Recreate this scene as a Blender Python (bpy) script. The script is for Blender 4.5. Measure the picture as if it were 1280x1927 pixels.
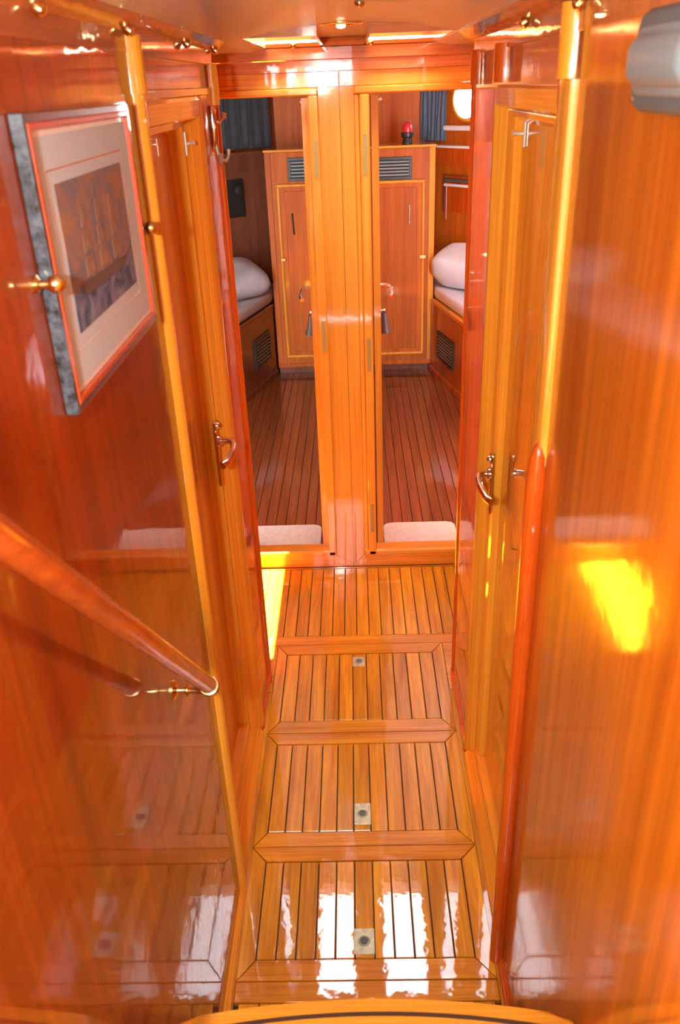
import bpy, bmesh, math, random
from mathutils import Vector, Matrix

random.seed(7)
S = bpy.context.scene
COL = S.collection
for o in list(bpy.data.objects):
    bpy.data.objects.remove(o)

# ------------------------------------------------------------------ camera
CAM_POS = Vector((0.0, 0.0, 1.75))
PITCH, YAW, ROLL = map(math.radians, (27.524, 1.635, -2.259))
fw = Vector((-math.sin(YAW) * math.cos(PITCH), math.cos(YAW) * math.cos(PITCH), -math.sin(PITCH)))
rt = Vector((math.cos(YAW), math.sin(YAW), 0))
up = rt.cross(fw)
R_ = rt * math.cos(ROLL) + up * math.sin(ROLL)
U_ = -rt * math.sin(ROLL) + up * math.cos(ROLL)
cam = bpy.data.cameras.new('camera')
cam.sensor_fit = 'VERTICAL'
cam.sensor_height = 36.0
cam.sensor_width = 36.0 * 1280 / 1927
cam.lens = 1547.04 / 1927 * 36.0
cam.clip_start = 0.02
cam.dof.use_dof = True
cam.dof.focus_distance = 2.9
cam.dof.aperture_fstop = 7.0
co = bpy.data.objects.new('camera', cam)
COL.objects.link(co)
m3 = Matrix((R_, U_, -fw)).transposed()
co.matrix_world = Matrix.Translation(CAM_POS) @ m3.to_4x4()
S.camera = co

# ------------------------------------------------------------------ colour management
vs = S.view_settings
vs.view_transform = 'Standard'
vs.look = 'None'
vs.gamma = 1.0
vs.use_curve_mapping = False
vs.exposure = 0.12
S.cycles.use_denoising = True
S.cycles.max_bounces = 8
S.cycles.diffuse_bounces = 4
S.cycles.glossy_bounces = 4
S.cycles.adaptive_threshold = 0.04
S.cycles.transparent_max_bounces = 16
S.cycles.sample_clamp_indirect = 12.0
S.cycles.caustics_reflective = False
S.cycles.caustics_refractive = False

# ------------------------------------------------------------------ daylight
world = bpy.data.worlds.new('hazy_sky')
S.world = world
world.use_nodes = True
bg = world.node_tree.nodes['Background']
bg.inputs[0].default_value = (0.86, 0.93, 1.0, 1)
bg.inputs[1].default_value = 24.0

def add_light(name, kind, loc, direction, **kw):
    l = bpy.data.lights.new(name, kind)
    o = bpy.data.objects.new(name, l)
    COL.objects.link(o)
    o.location = loc
    o.rotation_euler = Vector(direction).to_track_quat('-Z', 'Y').to_euler()
    for k, v in kw.items():
        setattr(l, k, v)
    return o

sun = add_light('sun', 'SUN', (2, 1, 6), (-0.555, 0.022, -1.9), energy=360.0, angle=math.radians(0.6), color=(1.0, 0.95, 0.86))
# portals: they only tell the renderer where the sky enters
def portal(name, loc, direction, sx, sy):
    o = add_light(name, 'AREA', loc, direction, shape='RECTANGLE', size=sx, size_y=sy)
    o.data.cycles.is_portal = True
    return o
portal('portal_companionway', (-0.18, -0.64, 1.90), (0, 0, -1), 0.42, 1.08)
portal('portal_deck_hatch', (-0.1675, 2.555, 1.966), (0, 0, -1), 0.185, 0.61)
portal('portal_deck_hatch', (0.1525, 2.555, 1.966), (0, 0, -1), 0.215, 0.61)
portal('portal_added_window', (1.225, 4.15, 1.475), (-1, 0, 0), 1.10, 0.45)
# the photographer's flash, beside the lens
flash = add_light('camera_flash', 'AREA', (-0.17, 0.0, 1.77), (0.04, 1, -0.30), energy=18.0, shape='RECTANGLE', size=0.05, size_y=0.035, color=(1.0, 0.96, 0.9))

# ------------------------------------------------------------------ materials
MATS = {}
def new_mat(name):
    m = bpy.data.materials.new(name)
    m.use_nodes = True
    MATS[name] = m
    nt = m.node_tree
    b = nt.nodes['Principled BSDF']
    return m, nt, b

def wood(name, dark, light, axis='Z', freq=20.0, along=0.05, coat_r=0.03, rnd=0.10, wave=0.007, lo=0.32, hi=0.68, streak=0.25, coat=1.0):
    m, nt, b = new_mat(name)
    N, L = nt.nodes, nt.links
    tc = N.new('ShaderNodeTexCoord')
    oi = N.new('ShaderNodeObjectInfo')
    mul = N.new('ShaderNodeVectorMath'); mul.operation = 'SCALE'
    mul.inputs[0].default_value = (7.3, 5.1, 9.7)
    L.new(oi.outputs['Random'], mul.inputs['Scale'])
    add = N.new('ShaderNodeVectorMath'); add.operation = 'ADD'
    L.new(tc.outputs['Object'], add.inputs[0]); L.new(mul.outputs[0], add.inputs[1])
    def mapped(f, al):
        mp = N.new('ShaderNodeMapping')
        sc = [f, f, f]
        sc['XYZ'.index(axis)] = f * al
        mp.inputs['Scale'].default_value = sc
        L.new(add.outputs[0], mp.inputs['Vector'])
        return mp
    n1 = N.new('ShaderNodeTexNoise'); n1.inputs['Scale'].default_value = 1.0
    n1.inputs['Detail'].default_value = 7; n1.inputs['Roughness'].default_value = 0.62; n1.inputs['Distortion'].default_value = 0.35
    L.new(mapped(freq, along).outputs[0], n1.inputs['Vector'])
    r = N.new('ShaderNodeValToRGB')
    r.color_ramp.elements[0].position = lo; r.color_ramp.elements[0].color = (*dark, 1)
    r.color_ramp.elements[1].position = hi; r.color_ramp.elements[1].color = (*light, 1)
    L.new(n1.outputs['Fac'], r.inputs[0])
    n2 = N.new('ShaderNodeTexNoise'); n2.inputs['Scale'].default_value = 1.0
    n2.inputs['Detail'].default_value = 3
    L.new(mapped(freq * 9, along * 0.35).outputs[0], n2.inputs['Vector'])
    mr = N.new('ShaderNodeMapRange')
    mr.inputs['From Min'].default_value = 0.3; mr.inputs['From Max'].default_value = 0.7
    mr.inputs['To Min'].default_value = 1 - streak; mr.inputs['To Max'].default_value = 1.05
    L.new(n2.outputs['Fac'], mr.inputs['Value'])
    rv = N.new('ShaderNodeMapRange')
    rv.inputs['To Min'].default_value = 1 - rnd; rv.inputs['To Max'].default_value = 1 + rnd
    L.new(oi.outputs['Random'], rv.inputs['Value'])
    mm = N.new('ShaderNodeMath'); mm.operation = 'MULTIPLY'
    L.new(mr.outputs[0], mm.inputs[0]); L.new(rv.outputs[0], mm.inputs[1])
    sc = N.new('ShaderNodeVectorMath'); sc.operation = 'SCALE'
    L.new(r.outputs[0], sc.inputs[0]); L.new(mm.outputs[0], sc.inputs['Scale'])
    L.new(sc.outputs[0], b.inputs['Base Color'])
    b.inputs['Roughness'].default_value = 0.42
    b.inputs['Specular IOR Level'].default_value = 0.15
    b.inputs['Coat Weight'].default_value = coat
    b.inputs['Coat Roughness'].default_value = coat_r
    b.inputs['Coat IOR'].default_value = 1.55
    n3 = N.new('ShaderNodeTexNoise'); n3.inputs['Scale'].default_value = 26.0; n3.inputs['Detail'].default_value = 2
    L.new(tc.outputs['Object'], n3.inputs['Vector'])
    bp = N.new('ShaderNodeBump'); bp.inputs['Strength'].default_value = wave; bp.inputs['Distance'].default_value = 0.02
    L.new(n3.outputs['Fac'], bp.inputs['Height'])
    L.new(bp.outputs[0], b.inputs['Coat Normal'])
    return m

def plain(name, col, rough=0.5, metal=0.0, coat=0.0, spec=0.5, noise=0.0, nscale=40.0, sheen=0.0):
    m, nt, b = new_mat(name)
    b.inputs['Base Color'].default_value = (*col, 1)
    b.inputs['Roughness'].default_value = rough
    b.inputs['Metallic'].default_value = metal
    b.inputs['Coat Weight'].default_value = coat
    b.inputs['Specular IOR Level'].default_value = spec
    if sheen: b.inputs['Sheen Weight'].default_value = sheen
    if noise:
        N, L = nt.nodes, nt.links
        tc = N.new('ShaderNodeTexCoord')
        n = N.new('ShaderNodeTexNoise'); n.inputs['Scale'].default_value = nscale; n.inputs['Detail'].default_value = 4
        L.new(tc.outputs['Object'], n.inputs['Vector'])
        mr = N.new('ShaderNodeMapRange')
        mr.inputs['From Min'].default_value = 0.3; mr.inputs['From Max'].default_value = 0.7
        mr.inputs['To Min'].default_value = 1 - noise; mr.inputs['To Max'].default_value = 1 + noise
        L.new(n.outputs['Fac'], mr.inputs['Value'])
        sc = N.new('ShaderNodeVectorMath'); sc.operation = 'SCALE'
        sc.inputs[0].default_value = col
        L.new(mr.outputs[0], sc.inputs['Scale'])
        L.new(sc.outputs[0], b.inputs['Base Color'])
    return m

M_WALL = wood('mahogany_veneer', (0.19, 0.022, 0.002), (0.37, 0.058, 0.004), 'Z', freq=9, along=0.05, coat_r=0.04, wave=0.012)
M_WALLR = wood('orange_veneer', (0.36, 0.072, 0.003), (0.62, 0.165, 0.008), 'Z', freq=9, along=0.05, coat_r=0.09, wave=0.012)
M_STRIP = wood('red_mahogany', (0.52, 0.060, 0.004), (0.74, 0.125, 0.008), 'Z', freq=30, along=0.03, coat_r=0.03)
M_FRIEZE = wood('frieze_mahogany', (0.34, 0.085, 0.025), (0.50, 0.140, 0.045), 'Y', freq=20, along=0.05, coat_r=0.05, wave=0.02)
M_GOLD = wood('golden_teak_upright', (0.82, 0.29, 0.020), (0.96, 0.43, 0.045), 'Z', freq=28, along=0.03, coat_r=0.05, rnd=0.05)
M_GOLDX = wood('golden_teak_crosswise', (0.82, 0.28, 0.020), (0.95, 0.41, 0.042), 'X', freq=28, along=0.03, coat_r=0.05, rnd=0.05)
M_GOLDY = wood('golden_teak_lengthwise', (0.82, 0.28, 0.020), (0.95, 0.41, 0.042), 'Y', freq=28, along=0.03, coat_r=0.05, rnd=0.05)
M_DOOR = wood('door_panel_teak', (0.62, 0.18, 0.008), (0.84, 0.30, 0.016), 'Z', freq=14, along=0.04, coat_r=0.02)
M_HEADER = wood('header_mahogany', (0.50, 0.14, 0.03), (0.68, 0.22, 0.06), 'X', freq=24, along=0.04, coat_r=0.03, wave=0.005)
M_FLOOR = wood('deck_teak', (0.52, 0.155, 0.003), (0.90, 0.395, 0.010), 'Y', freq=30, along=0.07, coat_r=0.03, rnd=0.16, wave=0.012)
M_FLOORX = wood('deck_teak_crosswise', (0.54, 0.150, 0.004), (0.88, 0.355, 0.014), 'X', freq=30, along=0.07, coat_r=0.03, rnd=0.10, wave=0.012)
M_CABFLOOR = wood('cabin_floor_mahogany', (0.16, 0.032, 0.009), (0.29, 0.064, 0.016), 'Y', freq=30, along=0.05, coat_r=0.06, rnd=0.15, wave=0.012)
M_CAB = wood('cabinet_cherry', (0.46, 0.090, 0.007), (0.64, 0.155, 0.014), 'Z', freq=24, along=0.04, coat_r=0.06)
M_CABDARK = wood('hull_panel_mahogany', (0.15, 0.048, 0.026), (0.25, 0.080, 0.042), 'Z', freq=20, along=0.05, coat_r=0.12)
M_RAIL = wood('handrail_mahogany', (0.30, 0.045, 0.006), (0.52, 0.100, 0.012), 'Y', freq=30, along=0.05, coat_r=0.03)
M_CAULK = plain('dark_caulk', (0.055, 0.022, 0.008), 0.6)
M_CEIL = plain('cream_gloss_panel', (0.74, 0.74, 0.76), 0.28, coat=0.15, spec=0.4)
M_BRASS = plain('polished_brass', (0.88, 0.66, 0.30), 0.14, metal=1.0)
M_OLDBRASS = plain('worn_brass', (0.50, 0.45, 0.28), 0.45, metal=0.4, noise=0.25, nscale=90)
M_PEG = plain('brass_with_glare', (0.92, 0.88, 0.78), 0.32, metal=0.6)  # brass pegs, with the sun's glare put into the pale colour
M_HINGE = plain('dull_brass_hinge', (0.40, 0.28, 0.09), 0.55, metal=0.5)
M_CHROME = plain('bronze_chrome', (0.72, 0.58, 0.50), 0.10, metal=1.0)
M_BLACK = plain('black_plastic', (0.022, 0.022, 0.020), 0.35)
M_DARK = plain('vent_shadow', (0.012, 0.010, 0.008), 0.7)
M_GREY = plain('grey_plastic', (0.085, 0.105, 0.115), 0.45)
M_SLAT = plain('grey_slat', (0.22, 0.23, 0.22), 0.4)
M_LENS = plain('pale_lamp_lens', (0.17, 0.205, 0.225), 0.35)
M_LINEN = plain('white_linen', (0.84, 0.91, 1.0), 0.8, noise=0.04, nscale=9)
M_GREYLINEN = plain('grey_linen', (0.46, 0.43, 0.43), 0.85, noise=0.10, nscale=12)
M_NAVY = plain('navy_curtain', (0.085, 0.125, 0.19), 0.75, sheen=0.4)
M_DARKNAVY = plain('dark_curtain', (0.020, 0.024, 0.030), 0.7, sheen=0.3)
M_MAT = plain('beige_door_mat', (0.62, 0.52, 0.40), 0.95, noise=0.10, nscale=60)
M_RED = plain('red_glass_globe', (0.62, 0.01, 0.03), 0.12, coat=0.6)
M_FOB = plain('brown_leather', (0.035, 0.013, 0.008), 0.5)
M_WHITEP = plain('white_painted_frame', (0.80, 0.80, 0.78), 0.4)
M_WELL = plain('bounce_paint', (0.24, 0.16, 0.075), 0.6)  # invented paint for the unseen well, throws light into the passage
M_FRAMEB = plain('blue_black_frame', (0.05, 0.06, 0.075), 0.22, coat=0.8, noise=0.8, nscale=110)
M_FRAMER = plain('orange_red_liner', (0.50, 0.07, 0.02), 0.3, coat=0.6)
M_MATB = plain('ivory_mat_board', (0.54, 0.64, 0.72), 0.7)
M_SLIP = plain('gilt_white_slip', (0.84, 0.84, 0.80), 0.35, coat=0.4)

def glass_mat(name, tint, refl_min=0.04):
    m, nt, b = new_mat(name)
    N, L = nt.nodes, nt.links
    N.remove(b)
    out = N['Material Output']
    tr = N.new('ShaderNodeBsdfTransparent'); tr.inputs[0].default_value = (*tint, 1)
    gl = N.new('ShaderNodeBsdfGlossy'); gl.inputs['Roughness'].default_value = 0.01
    fr = N.new('ShaderNodeFresnel'); fr.inputs[0].default_value = 1.45
    mx = N.new('ShaderNodeMixShader')
    L.new(fr.outputs[0], mx.inputs[0]); L.new(tr.outputs[0], mx.inputs[1]); L.new(gl.outputs[0], mx.inputs[2])
    L.new(mx.outputs[0], out.inputs[0])
    return m
M_GLASS = glass_mat('clear_glass', (0.95, 0.97, 0.97))
M_ACRYL = glass_mat('hatch_acrylic', (0.90, 0.94, 0.96))

def print_mat():
    m, nt, b = new_mat('ship_engraving_print')
    N, L = nt.nodes, nt.links
    tc = N.new('ShaderNodeTexCoord')
    sp = N.new('ShaderNodeSeparateXYZ'); L.new(tc.outputs['Object'], sp.inputs[0])
    n = N.new('ShaderNodeTexNoise'); n.inputs['Scale'].default_value = 28; n.inputs['Detail'].default_value = 6; n.inputs['Distortion'].default_value = 1.0
    L.new(tc.outputs['Object'], n.inputs['Vector'])
    sky = N.new('ShaderNodeValToRGB')
    sky.color_ramp.elements[0].position = 0.36; sky.color_ramp.elements[0].color = (0.17, 0.16, 0.22, 1)
    sky.color_ramp.elements[1].position = 0.66; sky.color_ramp.elements[1].color = (0.36, 0.19, 0.11, 1)
    L.new(n.outputs['Fac'], sky.inputs[0])
    sea = N.new('ShaderNodeValToRGB')
    sea.color_ramp.elements[0].position = 0.38; sea.color_ramp.elements[0].color = (0.045, 0.065, 0.14, 1)
    sea.color_ramp.elements[1].position = 0.68; sea.color_ramp.elements[1].color = (0.24, 0.26, 0.38, 1)
    L.new(n.outputs['Fac'], sea.inputs[0])
    mr = N.new('ShaderNodeMapRange'); mr.inputs['From Min'].default_value = -0.040; mr.inputs['From Max'].default_value = -0.028
    L.new(sp.outputs[2], mr.inputs['Value'])
    mx = N.new('ShaderNodeMix'); mx.data_type = 'RGBA'
    L.new(mr.outputs[0], mx.inputs['Factor']); L.new(sea.outputs[0], mx.inputs[6]); L.new(sky.outputs[0], mx.inputs[7])
    L.new(mx.outputs[2], b.inputs['Base Color'])
    b.inputs['Roughness'].default_value = 0.8
    return m
M_PRINT = print_mat()
M_SAIL = plain('engraved_sail', (0.33, 0.20, 0.13), 0.8, noise=0.2, nscale=80)
M_INK = plain('engraving_ink', (0.15, 0.095, 0.09), 0.8)

# bulb filament lamp
m, nt, b = new_mat('lit_bulb')
b.inputs['Emission Color'].default_value = (1.0, 0.86, 0.55, 1)
b.inputs['Emission Strength'].default_value = 6.0
M_BULB = m

# ------------------------------------------------------------------ builders
WORLD = {}
def wl(o): return WORLD.get(o.name, Vector((0, 0, 0)))

def link(name, me, loc, parent=None):
    o = bpy.data.objects.new(name, me)
    COL.objects.link(o)
    loc = Vector(loc)
    WORLD[o.name] = loc
    if parent is not None:
        o.parent = parent
        o.location = loc - wl(parent)
    else:
        o.location = loc
    return o

def empty(name, loc, label=None, cat=None, group=None, kind=None):
    o = link(name, None, loc)
    o.empty_display_size = 0.05
    return tag(o, label, cat, group, kind)

def tag(o, label=None, cat=None, group=None, kind=None):
    if label: o['label'] = label
    if cat: o['category'] = cat
    if group: o['group'] = group
    if kind: o['kind'] = kind
    return o

def struct(o, label=None, cat=None):
    return tag(o, label, cat, None, 'structure')

def from_bm(name, bm, mat, parent=None, loc=(0, 0, 0), smooth=False):
    """bm holds world coordinates; the object's origin goes to loc."""
    loc = Vector(loc)
    bmesh.ops.recalc_face_normals(bm, faces=bm.faces)
    for v in bm.verts: v.co -= loc
    me = bpy.data.meshes.new(name)
    bm.to_mesh(me); bm.free()
    if smooth:
        for p in me.polygons: p.use_smooth = True
        if smooth is not True:
            me.set_sharp_from_angle(angle=math.radians(smooth))
    if mat is not None:
        for mm in (mat if isinstance(mat, (list, tuple)) else [mat]): me.materials.append(mm)
    return link(name, me, loc, parent)

def bm_box(bm, x0, x1, y0, y1, z0, z1, ch=0.0, seg=1):
    x0, x1 = sorted((x0, x1)); y0, y1 = sorted((y0, y1)); z0, z1 = sorted((z0, z1))
    vs_ = [bm.verts.new(p) for p in ((x0,y0,z0),(x1,y0,z0),(x1,y1,z0),(x0,y1,z0),(x0,y0,z1),(x1,y0,z1),(x1,y1,z1),(x0,y1,z1))]
    fs = [bm.faces.new([vs_[i] for i in f]) for f in ((3,2,1,0),(4,5,6,7),(0,1,5,4),(1,2,6,5),(2,3,7,6),(3,0,4,7))]
    if ch > 0:
        es = list({e for f in fs for e in f.edges})
        bmesh.ops.bevel(bm, geom=es, offset=ch, segments=seg, affect='EDGES', profile=0.5)

def box(name, x0, x1, y0, y1, z0, z1, mat, parent=None, ch=0.0, seg=1, smooth=False):
    bm = bmesh.new()
    bm_box(bm, x0, x1, y0, y1, z0, z1, ch, seg)
    return from_bm(name, bm, mat, parent, ((x0+x1)/2, (y0+y1)/2, min(z0, z1)), smooth)

def bm_prism(bm, poly, axis, a0, a1, ch=0.0):
    """poly: 2D points in the other two axes (in XYZ order), extruded along axis."""
    def P(u, v, a):
        return {'X': (a, u, v), 'Y': (u, a, v), 'Z': (u, v, a)}[axis]
    lo = [bm.verts.new(P(u, v, a0)) for u, v in poly]
    hi = [bm.verts.new(P(u, v, a1)) for u, v in poly]
    n = len(poly)
    fs = [bm.faces.new(lo[::-1]), bm.faces.new(hi)]
    for i in range(n):
        fs.append(bm.faces.new((lo[i], lo[(i+1) % n], hi[(i+1) % n], hi[i])))
    if ch > 0:
        es = list({e for f in fs for e in f.edges})
        bmesh.ops.bevel(bm, geom=es, offset=ch, segments=2, affect='EDGES', profile=0.5)

def prism(name, poly, axis, a0, a1, mat, parent=None, ch=0.0, smooth=False):
    bm = bmesh.new()
    bm_prism(bm, poly, axis, a0, a1, ch)
    c = Vector((0, 0, 0))
    for v in bm.verts: c += v.co
    c /= len(bm.verts)
    c.z = min(v.co.z for v in bm.verts)
    return from_bm(name, bm, mat, parent, c, smooth)

def bm_tube(bm, pts, radii, n=12, cap=True):
    pts = [Vector(p) for p in pts]
    if not isinstance(radii, (list, tuple)): radii = [radii] * len(pts)
    t = (pts[1] - pts[0]).normalized()
    ref = Vector((0, 0, 1)) if abs(t.z) < 0.9 else Vector((1, 0, 0))
    u = t.cross(ref).normalized()
    rings = []
    for i, p in enumerate(pts):
        if i == 0: tt = pts[1] - pts[0]
        elif i == len(pts) - 1: tt = pts[-1] - pts[-2]
        else: tt = pts[i+1] - pts[i-1]
        tt.normalize()
        u = (u - tt * u.dot(tt)).normalized()
        w = tt.cross(u)
        rings.append([bm.verts.new(p + (u * math.cos(a) + w * math.sin(a)) * radii[i]) for a in (2*math.pi*k/n for k in range(n))])
    for a, b_ in zip(rings, rings[1:]):
        for k in range(n):
            bm.faces.new((a[k], a[(k+1) % n], b_[(k+1) % n], b_[k]))
    if cap:
        bm.faces.new(rings[0][::-1]); bm.faces.new(rings[-1])

def tube(name, pts, radii, mat, parent=None, n=12):
    bm = bmesh.new(); bm_tube(bm, pts, radii, n)
    return from_bm(name, bm, mat, parent, pts[0], smooth=45)

def bm_lathe(bm, origin, axis, prof, n=20):
    """prof: list of (radius, distance along axis)."""
    ax = Vector(axis).normalized(); origin = Vector(origin)
    ref = Vector((0, 0, 1)) if abs(ax.z) < 0.9 else Vector((1, 0, 0))
    u = ax.cross(ref).normalized(); w = ax.cross(u)
    rings = []
    for r, d in prof:
        c = origin + ax * d
        if r < 1e-6: rings.append([bm.verts.new(c)])
        else: rings.append([bm.verts.new(c + (u*math.cos(2*math.pi*k/n) + w*math.sin(2*math.pi*k/n))*r) for k in range(n)])
    for a, b_ in zip(rings, rings[1:]):
        if len(a) == 1 and len(b_) == 1: continue
        for k in range(n):
            k2 = (k+1) % n
            if len(a) == 1: bm.faces.new((a[0], b_[k], b_[k2]))
            elif len(b_) == 1: bm.faces.new((a[k], a[k2], b_[0]))
            else: bm.faces.new((a[k], a[k2], b_[k2], b_[k]))
    if len(rings[0]) > 1: bm.faces.new(rings[0][::-1])
    if len(rings[-1]) > 1: bm.faces.new(rings[-1])

def lathe(name, origin, axis, prof, mat, parent=None, n=20):
    bm = bmesh.new(); bm_lathe(bm, origin, axis, prof, n)
    return from_bm(name, bm, mat, parent, origin, smooth=40)

class Line:
    """a vertical plane over the plan line A-B; P(s, off, z): s along, off to the room side."""
    def __init__(self, A, B, side):
        self.A = Vector((*A, 0)); d = Vector((*B, 0)) - self.A
        self.len = d.length; self.d = d.normalized()
        self.n = Vector((-self.d.y, self.d.x, 0)) * side
    def P(self, s, off, z): return self.A + self.d * s + self.n * off + Vector((0, 0, z))
    def bmbox(self, bm, s0, s1, o0, o1, z0, z1, ch=0.0):
        vs_ = [bm.verts.new(self.P(*p)) for p in ((s0,o0,z0),(s1,o0,z0),(s1,o1,z0),(s0,o1,z0),(s0,o0,z1),(s1,o0,z1),(s1,o1,z1),(s0,o1,z1))]
        fs = [bm.faces.new([vs_[i] for i in f]) for f in ((3,2,1,0),(4,5,6,7),(0,1,5,4),(1,2,6,5),(2,3,7,6),(3,0,4,7))]
        if ch > 0:
            bmesh.ops.bevel(bm, geom=list({e for f in fs for e in f.edges}), offset=ch, segments=1, affect='EDGES')
    def box(self, name, s0, s1, o0, o1, z0, z1, mat, parent=None, ch=0.0):
        bm = bmesh.new(); self.bmbox(bm, s0, s1, o0, o1, z0, z1, ch)
        return from_bm(name, bm, mat, parent, self.P((s0+s1)/2, (o0+o1)/2, min(z0, z1)))

def half_round(r, n=8):
    return [(r*math.cos(math.pi*k/n), r*math.sin(math.pi*k/n)) for k in range(n+1)]

XL, XR = -0.318, 0.288           # faces of the two passage walls
D = 2.88                         # face of the forward bulkhead

# =================================================================== STRUCTURE
# ---- sub floor
floor = struct(box('floor', -0.80, 0.75, -1.15, 2.93, -0.06, -0.014, M_CAULK), 'dark sole beneath the varnished floor hatches', 'floor')

# ---- left wall
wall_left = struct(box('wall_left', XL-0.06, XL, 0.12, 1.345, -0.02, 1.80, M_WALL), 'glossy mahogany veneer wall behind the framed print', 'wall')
box('frieze_board', XL-0.06, XL+0.001, 0.12, 1.345, 1.80, 1.86, M_FRIEZE, wall_left)
wall_strip_l = struct(box('wall_left', XL-0.06, XL, 1.936, 2.155, 0.0, 1.737, M_STRIP), 'red mahogany wall strip between left door and bulkhead', 'wall')
box('return_panel', -0.80, XL-0.06, 2.10, 2.155, 0.0, 1.86, M_STRIP, wall_strip_l)
prism('end_bead', [(XL+0.0 + y*0.8, 2.155 + x) for x, y in half_round(0.012)][::-1], 'Z', 0.0, 1.80, M_STRIP, wall_strip_l)
box('base_return', XL-0.07, XL+0.006, 1.93, 2.168, -0.002, 0.035, M_STRIP, wall_strip_l, ch=0.003)
# frieze over the left door
fr_l = struct(box('wall_left', XL-0.06, XL-0.006, 1.345, 2.155, 1.737, 1.86, M_FRIEZE), 'frieze panel over the left passage door', 'wall')
box('frieze_rail', XL-0.012, XL+0.002, 1.345, 2.155, 1.797, 1.830, M_FRIEZE, fr_l, ch=0.002)
box('frieze_lower_rail', XL-0.012, XL+0.001, 1.375, 2.14, 1.737, 1.752, M_FRIEZE, fr_l, ch=0.002)
prism('pilaster_bead', [(XL + y, 2.135 + x) for x, y in half_round(0.015)][::-1], 'Z', 1.715, 1.800, M_GOLD, fr_l, smooth=40)
prism('pilaster_bead', [(XL + y*1.1, 1.360 + x) for x, y in half_round(0.018)][::-1], 'Z', 1.746, 1.822, M_GOLD, fr_l, smooth=40)

# ---- right wall
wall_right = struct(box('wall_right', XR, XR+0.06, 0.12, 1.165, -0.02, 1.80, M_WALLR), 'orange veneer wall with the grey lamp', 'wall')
box('frieze_board', XR-0.001, XR+0.06, 0.12, 1.165, 1.80, 1.86, M_HEADER, wall_right)
wall_strip_r = struct(box('wall_right', XR, XR+0.06, 1.822, 2.155, 0.0, 1.737, M_STRIP), 'red mahogany wall strip between right door and bulkhead', 'wall')
box('return_panel', XR+0.06, 0.75, 2.10, 2.155, 0.0, 1.86, M_STRIP, wall_strip_r)
prism('end_bead', [(XR - y*0.8, 2.150 + x) for x, y in half_round(0.007)], 'Z', 0.0, 1.80, M_STRIP, wall_strip_r, smooth=40)
box('base_return', XR-0.006, XR+0.07, 1.815, 2.168, -0.002, 0.035, M_STRIP, wall_strip_r, ch=0.003)
fr_r = struct(box('wall_right', XR+0.006, XR+0.06, 1.165, 2.155, 1.737, 1.86, M_FRIEZE), 'frieze panel over the right passage door', 'wall')
box('frieze_rail', XR-0.002, XR+0.012, 1.165, 2.155, 1.797, 1.830, M_FRIEZE, fr_r, ch=0.002)
prism('pilaster_bead', [(XR - y, 1.735 + x) for x, y in half_round(0.020)], 'Z', 1.741, 1.805, M_STRIP, fr_r, smooth=40)
prism('pilaster_bead', [(XR - y, 2.070 + x) for x, y in half_round(0.020)], 'Z', 1.737, 1.805, M_STRIP, fr_r, smooth=40)
prism('pilaster_bead', [(XR - y*1.2, 1.205 + x) for x, y in half_round(0.017)], 'Z', 1.745, 1.83, M_GOLD, fr_r, smooth=40)

# ---- unseen companionway well aft of the passage; paint invented to bounce daylight
struct(box('wall_companionway', XL-0.06, XL, -1.15, 0.12, -0.02, 1.86, M_WELL), 'unseen left side of the companionway well, paint added for bounce light', 'wall')
struct(box('wall_companionway', XR, XR+0.06, -1.15, 0.12, -0.02, 1.86, M_WELL), 'unseen right side of the companionway well, paint added for bounce light', 'wall')
# ---- aft end and vestibule sides
wa = struct(box('wall_aft', -0.40, 0.36, -1.20, -1.15, 0.0, 1.74, M_WELL), 'aft bulkhead below the companionway opening', 'wall')
box('companionway_post', 0.02, 0.36, -1.20, -1.15, 1.74, 2.12, M_WELL, wa)
wv = struct(box('wall_vestibule', -0.86, -0.80, 2.10, 2.93, -0.02, 1.90, M_STRIP), 'left side of the lobby before the cabins', 'wall')
wv = struct(box('wall_vestibule', 0.75, 0.81, 2.10, 2.93, -0.02, 1.90, M_STRIP), 'right side of the lobby before the cabins', 'wall')

# ---- ceiling, cambered, open over the companionway and under the deck hatch
HOLES = ((-0.26, -0.075), (0.045, 0.26))
HY0, HY1 = 2.25, 2.86
def cz(x): return 1.876 - 0.034 * min(1.0, (abs(x) / 0.30)) ** 2
def ceiling_mesh():
    bm = bmesh.new()
    xs = [-0.86, -0.60, -0.40, -0.36, -0.30, -0.26, -0.18, -0.12, -0.075, 0.0, 0.02, 0.045, 0.12, 0.18, 0.26, 0.30, 0.36, 0.40, 0.60, 0.81]
    ys = [-1.2, -0.12, 1.0, 1.7, 2.10, HY0, HY1, 2.95]
    def solid(x, y):
        if y < -0.12: return x > 0.02 and x < 0.40
        if y < 2.10: return -0.40 < x < 0.40
        if HY0 < y < HY1 and any(a < x < b_ for a, b_ in HOLES): return False
        return True
    V = {}
    def v(x, y, up_):
        k = (x, y, up_)
        if k not in V: V[k] = bm.verts.new((x, y, cz(x) + (0.045 if up_ else 0)))
        return V[k]
    cells = set()
    for i in range(len(xs)-1):
        for j in range(len(ys)-1):
            if solid((xs[i]+xs[i+1])/2, (ys[j]+ys[j+1])/2): cells.add((i, j))
    for i, j in cells:
        q = [(xs[i],ys[j]),(xs[i+1],ys[j]),(xs[i+1],ys[j+1]),(xs[i],ys[j+1])]
        bm.faces.new([v(*p, False) for p in q][::-1]); bm.faces.new([v(*p, True) for p in q])
        for (di, dj), (a, b_) in {(0,-1):(0,1),(1,0):(1,2),(0,1):(2,3),(-1,0):(3,0)}.items():
            if (i+di, j+dj) not in cells:
                bm.faces.new((v(*q[a], False), v(*q[b_], False), v(*q[b_], True), v(*q[a], True)))
    return bm
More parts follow.
